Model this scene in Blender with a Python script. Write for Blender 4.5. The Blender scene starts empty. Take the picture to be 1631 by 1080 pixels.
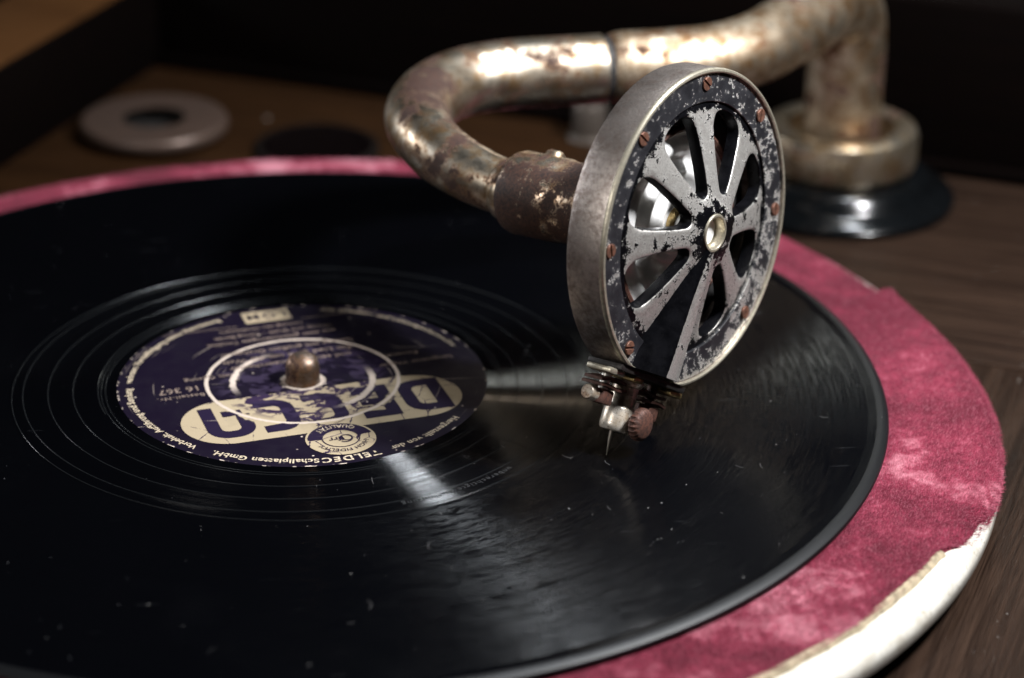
import bpy, bmesh, math, random
import numpy as np
from mathutils import Matrix, Vector

random.seed(7); rng = np.random.default_rng(7)
S = 0.001                                   # everything below is written in millimetres
sc = bpy.context.scene
COL = sc.collection

# ------------------------------------------------------------------ camera, world, lamps, exposure
cam_d = bpy.data.cameras.new('camera'); cam = bpy.data.objects.new('camera', cam_d); COL.objects.link(cam)
R_ = Vector((0.99640942, -0.08386066, 0.01164691)); U_ = Vector((0.0249321, 0.42209437, 0.90620899)); F_ = Vector((0.08091138, 0.90266479, -0.42266963))
M = Matrix((( R_.x, U_.x, -F_.x, 0), (R_.y, U_.y, -F_.y, -502.376*S), (R_.z, U_.z, -F_.z, 243.914*S), (0, 0, 0, 1)))
cam.matrix_world = M
cam_d.sensor_width = 36; cam_d.lens = 4123.65/1631*36
cam_d.clip_start = 0.02; cam_d.clip_end = 20
cam_d.dof.use_dof = True; cam_d.dof.focus_distance = 0.523; cam_d.dof.aperture_fstop = 9.5
sc.camera = cam

w = bpy.data.worlds.new('World'); sc.world = w; w.use_nodes = True
w.node_tree.nodes['Background'].inputs[0].default_value = (0.55, 0.65, 0.8, 1)
w.node_tree.nodes['Background'].inputs[1].default_value = 0.001

def area(name, pos, target, size, power, col, size_y=None):
    l = bpy.data.lights.new(name, 'AREA'); l.energy = power; l.color = col
    l.shape = 'RECTANGLE'; l.size = size; l.size_y = size_y or size
    o = bpy.data.objects.new(name, l); COL.objects.link(o)
    o.location = Vector(pos)*S
    o.rotation_euler = (Vector(target) - Vector(pos)).to_track_quat('-Z', 'Y').to_euler()
    return o
def polar_pos(az, el, d, t=(0, 0, 0)):
    a, e = math.radians(az), math.radians(el)
    return (t[0]+d*math.cos(e)*math.cos(a), t[1]+d*math.cos(e)*math.sin(a), t[2]+d*math.sin(e))
area('lamp_front_right', polar_pos(-16, 52, 400, (30, -20, 0)), (60, -30, 0), 0.05, 3.7, (0.97, 0.98, 1.0), 0.06)
area('lamp_overhead', polar_pos(36, 64, 700), (40, -10, 0), 0.07, 2.4, (0.88, 0.94, 1.0), 0.06)
area('lamp_behind', polar_pos(64, 17, 800), (40, 0, 0), 0.10, 0.18, (0.97, 1.0, 0.93), 0.07)
area('window_left', polar_pos(150, 17, 760), (0, 40, 0), 0.16, 1.9, (0.92, 0.95, 1.0), 0.14)
area('fill_front_left', polar_pos(-142, 30, 640, (60, -20, 20)), (60, -20, 20), 0.20, 1.1, (1.0, 0.97, 0.94), 0.20)  # soft fill, added to brighten the needle chuck and the casing side

sc.view_settings.view_transform = 'Standard'; sc.view_settings.look = 'None'
sc.view_settings.gamma = 1; sc.view_settings.exposure = 0; sc.view_settings.use_curve_mapping = False
sc.cycles.use_denoising = True
sc.cycles.max_bounces = 6
sc.cycles.adaptive_threshold = 0.02

# ------------------------------------------------------------------ node helpers
class NT:
    def __init__(s, name):
        s.m = bpy.data.materials.new(name); s.m.use_nodes = True
        s.t = s.m.node_tree; s.n = s.t.nodes; s.l = s.t.links
        s.b = s.n['Principled BSDF']
    def new(s, typ, **kw):
        o = s.n.new(typ)
        for k, v in kw.items(): setattr(o, k, v)
        return o
    def put(s, sock, v):
        if hasattr(v, 'node'): s.l.new(v, sock)
        elif v is not None:
            if isinstance(v, (tuple, list)) and len(v) == 3 and sock.type == 'RGBA': v = (*v, 1)
            sock.default_value = v
    def coord(s, scale=(1, 1, 1), off=(0, 0, 0)):          # local coordinates in millimetres
        tc = s.new('ShaderNodeTexCoord'); mp = s.new('ShaderNodeMapping')
        s.l.new(tc.outputs['Object'], mp.inputs[0])
        mp.inputs['Scale'].default_value = [1000*a for a in scale]; mp.inputs['Location'].default_value = off
        return mp.outputs[0]
    def map(s, v, scale=(1, 1, 1), loc=(0, 0, 0), rot=(0, 0, 0)):
        mp = s.new('ShaderNodeMapping'); s.l.new(v, mp.inputs[0])
        mp.inputs['Scale'].default_value = scale; mp.inputs['Location'].default_value = loc; mp.inputs['Rotation'].default_value = rot
        return mp.outputs[0]
    def noise(s, v, scale=1, detail=4, rough=.55, dist=0, dim='3D'):
        o = s.new('ShaderNodeTexNoise'); s.l.new(v, o.inputs['Vector'])
        o.inputs['Scale'].default_value = scale; o.inputs['Detail'].default_value = detail
        o.inputs['Roughness'].default_value = rough; o.inputs['Distortion'].default_value = dist
        return o.outputs['Fac']
    def voro(s, v, scale=1, feature='F1', rnd=1, out='Distance'):
        o = s.new('ShaderNodeTexVoronoi', feature=feature); s.l.new(v, o.inputs['Vector'])
        o.inputs['Scale'].default_value = scale; o.inputs['Randomness'].default_value = rnd
        return o.outputs[out]
    def math(s, op, a, b=None, c=None, clamp=False):
        o = s.new('ShaderNodeMath', operation=op, use_clamp=clamp)
        for i, v in enumerate((a, b, c)):
            if v is not None: s.put(o.inputs[i], v)
        return o.outputs[0]
    def ramp(s, v, a, b, lo=0.0, hi=1.0, smooth=True):
        o = s.new('ShaderNodeMapRange', interpolation_type='SMOOTHSTEP' if smooth else 'LINEAR')
        s.put(o.inputs[0], v); o.inputs[1].default_value = a; o.inputs[2].default_value = b
        o.inputs[3].default_value = lo; o.inputs[4].default_value = hi
        return o.outputs[0]
    def mix(s, f, a, b):
        o = s.new('ShaderNodeMix', data_type='RGBA')
        s.put(o.inputs[0], f); s.put(o.inputs[6], a); s.put(o.inputs[7], b)
        return o.outputs[2]
    def xyz(s, v):
        o = s.new('ShaderNodeSeparateXYZ'); s.l.new(v, o.inputs[0]); return o.outputs
    def comb(s, x, y, z):
        o = s.new('ShaderNodeCombineXYZ')
        for i, v in enumerate((x, y, z)): s.put(o.inputs[i], v)
        return o.outputs[0]
    def polar(s, v):
        x, y, z = s.xyz(v)
        r = s.math('SQRT', s.math('ADD', s.math('MULTIPLY', x, x), s.math('MULTIPLY', y, y)))
        return r, s.math('ARCTAN2', y, x), z
    def band(s, v, c, hw, soft):                           # 1 inside c-hw..c+hw
        d = s.math('ABSOLUTE', s.math('SUBTRACT', v, c))
        return s.ramp(d, hw, hw+soft, 1, 0)
    def bump(s, h, strength=.3, dist=.1, normal=None):
        o = s.new('ShaderNodeBump'); o.inputs['Strength'].default_value = strength; o.inputs['Distance'].default_value = dist*S
        s.put(o.inputs['Height'], h)
        if normal is not None: s.l.new(normal, o.inputs['Normal'])
        return o.outputs[0]
    def out(s, color=None, rough=None, metal=None, normal=None, **kw):
        for k, v in (('Base Color', color), ('Roughness', rough), ('Metallic', metal), ('Normal', normal)):
            if v is not None: s.put(s.b.inputs[k], v)
        for k, v in kw.items(): s.put(s.b.inputs[k.replace('_', ' ')], v)
        return s.m

# ------------------------------------------------------------------ materials
def mat_wood(name, light, dark, rough=.42, seed=0, spec=.4, wear=.6):
    n = NT(name); c = n.coord(off=(seed*13, seed*7, 0))
    g = n.noise(n.map(c, (.012, .35, .35)), 1, 6, .65, .6)
    f = n.noise(n.map(c, (.05, 2.2, 2.2)), 1, 5, .7)
    pores = n.ramp(n.noise(n.map(c, (.10, 5.5, 5.5)), 1, 2, .5), .60, .70)
    big = n.noise(c, .02, 3)
    col = n.mix(n.ramp(n.math('ADD', n.math('MULTIPLY', g, .55), n.math('MULTIPLY', f, .45)), .35, .68), dark, light)
    col = n.mix(n.math('MULTIPLY', pores, .75), col, tuple(x*.25 for x in dark))
    col = n.mix(n.ramp(big, .42, .72, 0, .55), col, tuple(.6*a+.4*b for a, b in zip(dark, light)))
    # pale scratches and dust
    scr = n.ramp(n.noise(n.map(c, (.12, 3.0, 3), rot=(0, 0, .16)), 1, 3, .55), .70, .77)
    scr2 = n.math('MULTIPLY', scr, n.ramp(n.noise(c, .05, 2), .45, .62))
    dust = n.ramp(n.voro(c, .22), .02, .07, 1, 0)
    dust = n.math('MULTIPLY', dust, n.ramp(n.noise(c, .06, 2), .5, .6))
    col = n.mix(n.math('MULTIPLY', n.math('MAXIMUM', scr2, dust), wear), col, (.45, .42, .39))
    h = n.math('SUBTRACT', f, n.math('MULTIPLY', pores, .8))
    return n.out(col, n.ramp(f, .3, .7, rough-.1, rough+.12), None, n.bump(h, .35, .12), Specular_IOR_Level=spec)
WOOD_GREY = mat_wood('worn_brown_wood', (.036, .0205, .0135), (.007, .0038, .0026), .50, 1, .05, .6)
WOOD_WARM = mat_wood('warm_brown_wood', (.034, .0145, .005), (.011, .0045, .0016), .62, 4, .06, .12)
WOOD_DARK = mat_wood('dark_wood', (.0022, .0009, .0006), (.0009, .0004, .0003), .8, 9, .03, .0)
WOOD_RAIL = mat_wood('orange_brown_wood', (.085, .036, .011), (.040, .016, .005), .6, 5, .08, .1)

def mat_vinyl():
    """black shellac; the groove walls lean in and out along the radius, too fine to mesh"""
    n = NT('shellac'); c = n.coord(); r, th, z = n.polar(c); x, y, _ = n.xyz(c)
    pc = n.comb(r, n.math('MULTIPLY', th, 38), 0)
    wax = n.ramp(r, 62.2, 62.5, 1, 0); rim = n.ramp(r, 120.6, 120.9); edge = n.ramp(r, 122.4, 122.8)
    fine = n.noise(n.map(pc, (3.0, .34, 1)), 1, 3, .65)
    wob = n.noise(n.map(pc, (1.2, .25, 1)), 1, 2)
    band = n.noise(n.map(pc, (.9, .01, 1), (2, 0, 0)), 1, 2, .7)
    smud = n.noise(c, .03, 4, .6)
    wn = n.new('ShaderNodeTexWhiteNoise', noise_dimensions='3D'); n.l.new(n.map(c, (37, 37, 37)), wn.inputs['Vector'])
    jit = n.math('MULTIPLY', wn.outputs['Value'], 6.2832)
    ph = n.math('ADD', n.math('ADD', n.math('MULTIPLY', r, 2*math.pi/.30), n.math('MULTIPLY', wob, 4)), n.math('MULTIPLY', jit, .55))
    asym = lambda q: n.math('MULTIPLY_ADD', n.math('SINE', q), .74, .26)     # the outer walls are the more polished ones
    sg = n.math('MULTIPLY', asym(ph), n.ramp(n.math('ADD', n.math('MULTIPLY', fine, .7), n.math('MULTIPLY', band, .3)), .36, .64, .16, .62))
    sw = n.math('MULTIPLY', asym(n.math('ADD', n.math('MULTIPLY', r, 2*math.pi/.17), jit)), n.ramp(band, .3, .7, .50, .66))
    sl = n.math('ADD', n.math('MULTIPLY', sw, wax), n.math('MULTIPLY', sg, n.math('SUBTRACT', 1.0, wax)))
    sl = n.math('MULTIPLY', sl, n.math('SUBTRACT', 1.0, rim))
    nv = n.comb(n.math('DIVIDE', n.math('MULTIPLY', x, sl), r), n.math('DIVIDE', n.math('MULTIPLY', y, sl), r), 1.0)
    nm = n.new('ShaderNodeVectorMath', operation='NORMALIZE'); n.l.new(nv, nm.inputs[0])
    ge = n.new('ShaderNodeNewGeometry')
    mx = n.new('ShaderNodeMix', data_type='VECTOR'); n.put(mx.inputs[0], n.math('MAXIMUM', edge, n.ramp(z, -1.0, -.5, 1, 0)))
    n.l.new(nm.outputs[0], mx.inputs[4]); n.l.new(ge.outputs['Normal'], mx.inputs[5])
    rough = n.ramp(n.math('ADD', n.math('MULTIPLY', fine, .55), n.math('MULTIPLY', smud, .45)), .3, .7, .14, .26)
    rough = n.math('ADD', n.math('MULTIPLY', rough, n.math('SUBTRACT', 1.0, wax)), n.math('MULTIPLY', wax, .09))
    rough = n.math('ADD', n.math('MULTIPLY', rough, n.math('SUBTRACT', 1.0, edge)), n.math('MULTIPLY', edge, .46))
    specks = n.math('MULTIPLY', n.ramp(n.voro(c, .42), .025, .05, 1, 0), n.ramp(n.noise(c, .09, 2), .52, .62))
    film = n.ramp(n.noise(n.map(c, (1, 1, 1), (31, 7, 0)), .022, 4, .6), .50, .85, 0, .002)
    scr = n.math('MULTIPLY', n.ramp(n.noise(n.map(c, (.07, 2.8, 1), rot=(0, 0, .9)), 1, 1), .765, .785), n.ramp(n.noise(c, .035, 1), .52, .64))
    col = n.mix(n.math('MAXIMUM', n.math('MULTIPLY', specks, .35), n.math('ADD', film, n.math('MULTIPLY', scr, .05))), (.0010, .0011, .0016), (.55, .55, .58))
    return n.out(col, rough, None, mx.outputs[1], Specular_IOR_Level=n.math('ADD', n.ramp(wax, 0, 1, .095, .34), n.math('MULTIPLY', edge, .22)))
VINYL = mat_vinyl()
def mat_bead():
    n = NT('shellac_groove_edge'); return n.out((.012, .013, .014), .22, Specular_IOR_Level=.6)
BEAD = mat_bead()

CREAM = (.41, .33, .22)
PURPLE = (.0070, .0042, .0125)
def mat_print(name, base, ink, crack):
    """printed paper: base colour, the colour that shows through scuffs, amount of dark cracks"""
    n = NT(name); c = n.coord(); r, th, z = n.polar(c)
    pc = n.comb(r, n.math('MULTIPLY', th, 20), 0)
    g = n.noise(c, 3.0, 3); blot = n.noise(c, .16, 4, .6)
    jag = n.noise(c, 1.1, 5, .65)
    col = n.mix(n.math('MULTIPLY', g, .5), base, tuple(x*.72 for x in base))
    col = n.mix(n.ramp(blot, .5, .75, 0, .35), col, tuple(x*.6 for x in base))
    # cracks of the lacquer, denser near the hole
    v = n.voro(n.map(c, (1, 1, 1), (3, 5, 0)), .17, 'DISTANCE_TO_EDGE')
    wid = n.ramp(r, 12, 26, .085, .016)
    line = n.math('LESS_THAN', v, n.math('MULTIPLY', wid, n.ramp(jag, .35, .65, .1, 1.6)))
    line = n.math('MULTIPLY', line, n.ramp(n.noise(c, .11, 2), .44, .56))
    ckm = n.math('MULTIPLY', line, crack)
    # flaked islands inside the pressed ring
    isl = n.math('MULTIPLY', n.ramp(n.noise(n.map(c, (.8, 1.3, 1), (9, 2, 0)), .33, 4, .6, .5), .515, .540), n.ramp(r, 16, 20.3, 1, 0))
    ckm = n.math('MAXIMUM', ckm, n.math('MULTIPLY', isl, 1.0 if crack else .75))
    col = n.mix(ckm, col, ink)
    # paper showing: pressed ring, torn hole, arcs of wear, rim, specks, circular scratches
    ringn = n.math('ADD', 20.6, n.math('MULTIPLY', n.math('SUBTRACT', n.noise(c, .35, 3), .5), .5))
    w1 = n.band(r, ringn, .33, .14)
    side = n.ramp(n.math('ABSOLUTE', n.math('SINE', n.math('ADD', th, .35))), .35, .75, 1, 0)
    w2 = n.math('MULTIPLY', n.band(r, n.math('ADD', 14.2, n.math('MULTIPLY', jag, 1.6)), .55, .25), side)
    w3 = n.ramp(n.math('ADD', r, n.math('MULTIPLY', n.math('SUBTRACT', jag, .5), 3.2)), 4.5, 5.0, 1, 0)
    w4 = n.math('MULTIPLY', n.ramp(n.math('ADD', r, n.math('MULTIPLY', jag, 1.0)), 39.7, 39.95), n.ramp(n.noise(c, .4, 3), .55, .62))
    sp = n.math('MULTIPLY', n.ramp(n.voro(c, .30), .05, .10, 1, 0), n.ramp(n.noise(c, .12, 2), .47, .56))
    arc = n.ramp(n.noise(n.map(pc, (1.9, .045, 1), (4, 1, 0)), 1, 1), .69, .73)
    arc = n.math('MULTIPLY', n.math('MULTIPLY', arc, n.ramp(n.noise(c, .09, 1), .5, .6)), .42)
    lin = n.ramp(n.noise(n.map(c, (.03, 1.3, 1), (0, 6, 0), (0, 0, -.5)), 1, 1), .765, .785)
    lin = n.math('MULTIPLY', n.math('MULTIPLY', lin, n.ramp(n.noise(n.map(c, loc=(20, 0, 0)), .07, 1), .42, .52)), .8)
    wear = n.math('MAXIMUM', n.math('MAXIMUM', w1, w2), n.math('MAXIMUM', n.math('MAXIMUM', w3, w4), n.math('MAXIMUM', n.math('MAXIMUM', sp, arc), lin)))
    col = n.mix(wear, col, n.mix(g, (.46, .37, .31), (.62, .53, .45)))
    h = n.math('ADD', n.math('MULTIPLY', g, .3), n.math('ADD', n.math('MULTIPLY', ckm, -.6), n.math('MULTIPLY', wear, -.3)))
    return n.out(col, n.ramp(blot, .3, .7, .38, .55), None, n.bump(h, .35, .08), Specular_IOR_Level=.16)
LABEL_INK = mat_print('purple_label_paper', PURPLE, (.035, .025, .05), 0.0)
LABEL_CREAM = mat_print('cream_label_print', CREAM, (.030, .018, .045), 1.0)
LABEL_DARK = mat_print('dark_label_print', (.016, .010, .030), (.03, .02, .05), 0.0)
def mat_small():
    n = NT('small_cream_print'); c = n.coord(); g = n.noise(c, 1.3, 3)
    return n.out(n.mix(n.ramp(g, .32, .5), (.12, .09, .09), (.52, .43, .31)), .6, Specular_IOR_Level=.15)
LABEL_SMALL = mat_small()

def mat_velvet(name, pile=False):
    n = NT(name); c = n.coord(); r, th, z = n.polar(c)
    nap = n.noise(n.map(c, (1, 1, 1), (4, 9, 0)), .036, 5, .60, .25)
    nap2 = n.noise(c, .35, 4, .6)
    fib = n.noise(c, 3.2, 3, .6)
    m = n.math('ADD', n.math('MULTIPLY', nap, .75), n.math('MULTIPLY', nap2, .25))
    col = n.mix(n.ramp(m, .36, .66), (.085, .0040, .014), (.29, .032, .066))
    col = n.mix(n.ramp(m, .50, .65, 0, .85), col, (.54, .23, .275))
    stain = n.math('MULTIPLY', n.ramp(n.noise(n.map(c, loc=(50, 20, 0)), .085, 4, .6), .64, .72), .65)
    col = n.mix(stain, col, (.060, .008, .014))
    col = n.mix(n.ramp(fib, .4, .75, 0, .3), col, (.45, .15, .20))
    if pile:
        ge = n.new('ShaderNodeNewGeometry'); rd = ge.outputs['Random Per Island']
        col = n.mix(n.ramp(rd, 0, .7, .35, 0), col, (.06, .003, .010)); col = n.mix(n.ramp(rd, .80, 1, 0, .35), col, (.55, .22, .27))
        return n.out(col, .8, Specular_IOR_Level=.15, Sheen_Weight=.05, Sheen_Roughness=.5, Sheen_Tint=(.95, .6, .65, 1))
    h = n.math('ADD', n.math('MULTIPLY', fib, .5), n.math('MULTIPLY', nap2, 1.2))
    return n.out(col, .9, None, n.bump(h, .7, .5), Specular_IOR_Level=.1, Sheen_Weight=.06, Sheen_Roughness=.45, Sheen_Tint=(.95, .55, .62, 1))
VELVET = mat_velvet('red_velvet'); PILE = mat_velvet('red_velvet_pile', True)
def simple(name, col, rough, metal=0, nscale=.4, var=.35, bump=.2, bscale=2.0, **kw):
    n = NT(name); c = n.coord(); a = n.noise(c, nscale, 5, .6); f = n.noise(c, bscale, 4, .6)
    cc = n.mix(n.ramp(a, .3, .7), tuple(x*(1-var) for x in col), col)
    return n.out(cc, n.ramp(a, .3, .7, rough*1.25, rough*.85), metal, n.bump(f, bump, .1), **kw)
LABEL_FAINT = simple('faded_cream_print', (.26, .195, .165), .6, 0, .5, .6, .1, 2, Specular_IOR_Level=.1)
BACKING = simple('beige_cloth_backing', (.36, .29, .19), .9, 0, .6, .5, .6, 3)
def mat_rim():
    n = NT('bare_white_metal_rim'); c = n.coord(); r, th, z = n.polar(c)
    a = n.noise(c, .12, 5, .65); f = n.noise(c, .9, 5, .7); g = n.noise(n.comb(n.math('MULTIPLY', r, 2.0), n.math('MULTIPLY', th, 6), 0), 1, 3)
    col = n.mix(n.ramp(a, .42, .68, 0, .6), (.72, .69, .62), (.42, .37, .29))
    col = n.mix(n.ramp(f, .55, .66, 0, .75), col, (.26, .22, .15)); col = n.mix(n.ramp(g, .66, .72, 0, .5), col, (.35, .32, .27))
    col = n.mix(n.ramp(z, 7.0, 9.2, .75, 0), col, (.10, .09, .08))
    return n.out(col, n.ramp(f, .3, .7, .32, .5), .25, n.bump(n.math('ADD', g, f), .15, .1), Specular_IOR_Level=.6)
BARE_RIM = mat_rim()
RUBBER = simple('black_flange_enamel', (.003, .0035, .004), .16, 0, .2, .4, .05, .8, Specular_IOR_Level=.35)
PALE = simple('pale_nickel', (.12, .098, .082), .36, .55, .15, .3, .1, 1.0)
CUPMAT = simple('pinkish_nickel_cup', (.095, .062, .048), .40, .45, .1, .25, .1, 1.0)
CUPDARK = simple('dark_cup_inside', (.012, .010, .009), .6)
STEEL = simple('bright_steel', (.82, .78, .70), .32, .6, 1, .2, .05, 3)
BRASS = simple('dull_brass', (.55, .40, .18), .38, .9, .8, .5, .2, 3)
SPINDLE = None

def mat_nickel(name, rust=.5, rough=.26, off=(0, 0, 0), tint=(.74, .66, .54), stain=(.46, .33, .20), met_=.95):
    """worn nickel over brown rusted steel"""
    n = NT(name); c = n.coord(off=off)
    big = n.noise(c, .075, 5, .62, .4); mid = n.noise(c, .33, 5, .65); fine = n.noise(c, 1.8, 4, .65)
    f = n.math('ADD', n.math('MULTIPLY', big, .62), n.math('ADD', n.math('MULTIPLY', mid, .28), n.math('MULTIPLY', fine, .10)))
    tarn = n.ramp(n.math('ADD', n.math('MULTIPLY', mid, .6), n.math('MULTIPLY', n.noise(n.map(c, loc=(60, 0, 9)), .16, 4, .6), .4)), .38, .62)
    met = n.mix(tarn, tint, tuple(x*y for x, y in zip(tint, stain)))
    met = n.mix(n.ramp(fine, .54, .68, 0, .7), met, (.15, .085, .05))
    a = .60 - .16*rust
    mask = n.ramp(n.math('ADD', f, n.math('MULTIPLY', n.math('SUBTRACT', fine, .5), .10)), a, a+.03)
    met = n.mix(n.ramp(f, a-.035, a, 0, .6), met, (.24, .13, .075))
    hue = n.mix(n.ramp(fine, .35, .65), (.016, .007, .0055), (.064, .027, .016))
    col = n.mix(mask, met, hue)
    h = n.math('ADD', n.math('MULTIPLY', fine, .5), n.math('MULTIPLY', mask, n.math('ADD', .25, n.math('MULTIPLY', fine, 1.2))))
    return n.out(col, n.math('ADD', n.ramp(mid, .3, .7, rough-.05, rough+.14), n.math('MULTIPLY', mask, .30)), n.math('SUBTRACT', met_, n.math('MULTIPLY', mask, met_*.9)), n.bump(h, .28, .12))
NICKEL = mat_nickel('worn_nickel_tube', .46, .36, (0, 0, 0), (.66, .585, .475), (.36, .26, .16), 1.0)
NICKEL_ARM = mat_nickel('worn_nickel_arm', .26, .46, (40, 10, 3), (.58, .485, .365), (.33, .225, .13), 1.0)
RUSTY = mat_nickel('rusted_nickel_socket', .95, .30, (7, 70, 3))
RUST = simple('brown_rust', (.115, .048, .033), .62, .2, 1.2, .65, .6, 3.5)
SCREW = simple('rusty_copper_screw', (.19, .085, .055), .5, .45, 1.2, .6, .4, 4)
NICKEL_COLLAR = mat_nickel('worn_nickel_collar', .12, .30, (90, 40, 0), (.66, .58, .46), (.48, .38, .26))
CHUCK = mat_nickel('worn_nickel_chuck', .25, .30, (3, 3, 30), (.80, .75, .67), (.55, .46, .36), .55)
SPINDLE = mat_nickel('worn_brown_spindle', .75, .46, (33, 8, 2), (.25, .20, .17))

def mat_cast():
    n = NT('cast_metal_casing'); c = n.coord()
    big = n.noise(c, .10, 4, .6); mid = n.noise(c, .8, 4, .7); fine = n.noise(c, 3.0, 3, .7)
    col = n.mix(n.ramp(n.math('ADD', n.math('MULTIPLY', big, .5), n.math('MULTIPLY', mid, .5)), .36, .64), (.24, .19, .165), (.60, .53, .485))
    pit = n.ramp(fine, .60, .68, 0, .8)
    col = n.mix(pit, col, (.10, .065, .055))
    h = n.math('SUBTRACT', n.math('MULTIPLY', mid, .5), n.math('MULTIPLY', fine, .9))
    return n.out(col, n.ramp(mid, .3, .7, .46, .34), .96, n.bump(h, .5, .14))
CAST = mat_cast()
LIP = simple('pale_worn_rim', (.66, .60, .47), .36, .8, .9, .4, .3, 3)

def mat_face(name, ring=False, bar=False):
    """black paint flaking off grey metal; local z is the soundbox axis"""
    n = NT(name); c = n.coord(off=(0, -FY, -FZ)); r, th, z = n.polar(c); x, y, _ = n.xyz(c)
    big = n.noise(c, .22, 5, .62, .3); mid = n.noise(c, .75, 6, .72, .2); fine = n.noise(c, 3.0, 4, .7)
    jag = n.math('ADD', n.math('MULTIPLY', big, .45), n.math('ADD', n.math('MULTIPLY', mid, .40), n.math('MULTIPLY', fine, .15)))
    if ring:
        side = n.ramp(x, -10, 26, 0, .045)
        edge = n.ramp(r, 31.2, 32.0, 0, .06)
        scr = n.math('MULTIPLY', n.ramp(n.voro(c, .145), .02, .12, .0, 0), 1)
        v = n.math('ADD', n.math('ADD', jag, side), edge)
        bare = n.ramp(v, .560, .572)
        fl = n.math('MULTIPLY', n.ramp(mid, .615, .635), n.ramp(big, .38, .48))
        bare = n.math('MAXIMUM', bare, fl)
    elif bar:
        v = n.math('ADD', jag, n.ramp(n.math('ADD', x, n.math('MULTIPLY', y, -.05)), -.9, -.3, -.2, .12))
        v = n.math('ADD', v, n.ramp(y, -20, -6, .03, -.10))
        bare = n.ramp(v, .535, .548)
    else:
        v = n.math('ADD', jag, n.ramp(r, 23.5, 26, 0, -.13))
        v = n.math('ADD', v, n.ramp(r, 4.6, 10.5, -.03, .068))
        bare = n.ramp(v, .512, .524)
        ge = n.new('ShaderNodeNewGeometry'); vt = n.new('ShaderNodeVectorTransform', vector_type='NORMAL', convert_from='WORLD', convert_to='OBJECT')
        n.l.new(ge.outputs['Normal'], vt.inputs[0]); nz_ = n.math('ABSOLUTE', n.xyz(vt.outputs[0])[2])
        bare = n.math('MULTIPLY', bare, n.ramp(n.math('ADD', nz_, n.math('MULTIPLY', n.math('SUBTRACT', mid, .5), .5)), .62, .72))
    metal = n.mix(n.ramp(fine, .3, .7), (.32, .305, .285), (.52, .50, .47))
    metal = n.mix(n.ramp(mid, .52, .66, 0, .4), metal, (.20, .17, .15))
    paint = n.mix(n.ramp(big, .35, .65), (.0015, .0015, .002), (.004, .004, .005)) if not ring else n.mix(n.ramp(big, .35, .65), (.008, .008, .010), (.020, .020, .023))
    paint = n.mix(n.ramp(fine, .62, .72, 0, .35 if ring else .06), paint, (.16, .15, .15))
    col = n.mix(bare, paint, metal)
    h = n.math('ADD', n.math('MULTIPLY', bare, -1.0), n.math('MULTIPLY', fine, .35))
    return n.out(col, n.mix(bare, n.comb(*[n.ramp(mid, .3, .7, .40, .52) if ring else n.ramp(mid, .3, .7, .26, .36)]*3), (.42, .42, .42)), n.math('MULTIPLY', bare, .72), n.bump(h, .55, .16), Specular_IOR_Level=.38 if ring else (.04 if bar else .12))
FY, FZ = 49.15, 5.34                     # from the needle tip to the centre of the soundbox face
FACE_RING = mat_face('flaking_black_ring', ring=True)
FACE_DOME = mat_face('flaking_black_spokes')
FACE_BAR = mat_face('flaking_black_bar', bar=True)
DIAPH = simple('spun_aluminium', (.92, .91, .89), .42, .45, .3, .12, .06, 1.5)
DARKIN = simple('dark_inside', (.015, .014, .014), .6)

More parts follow.
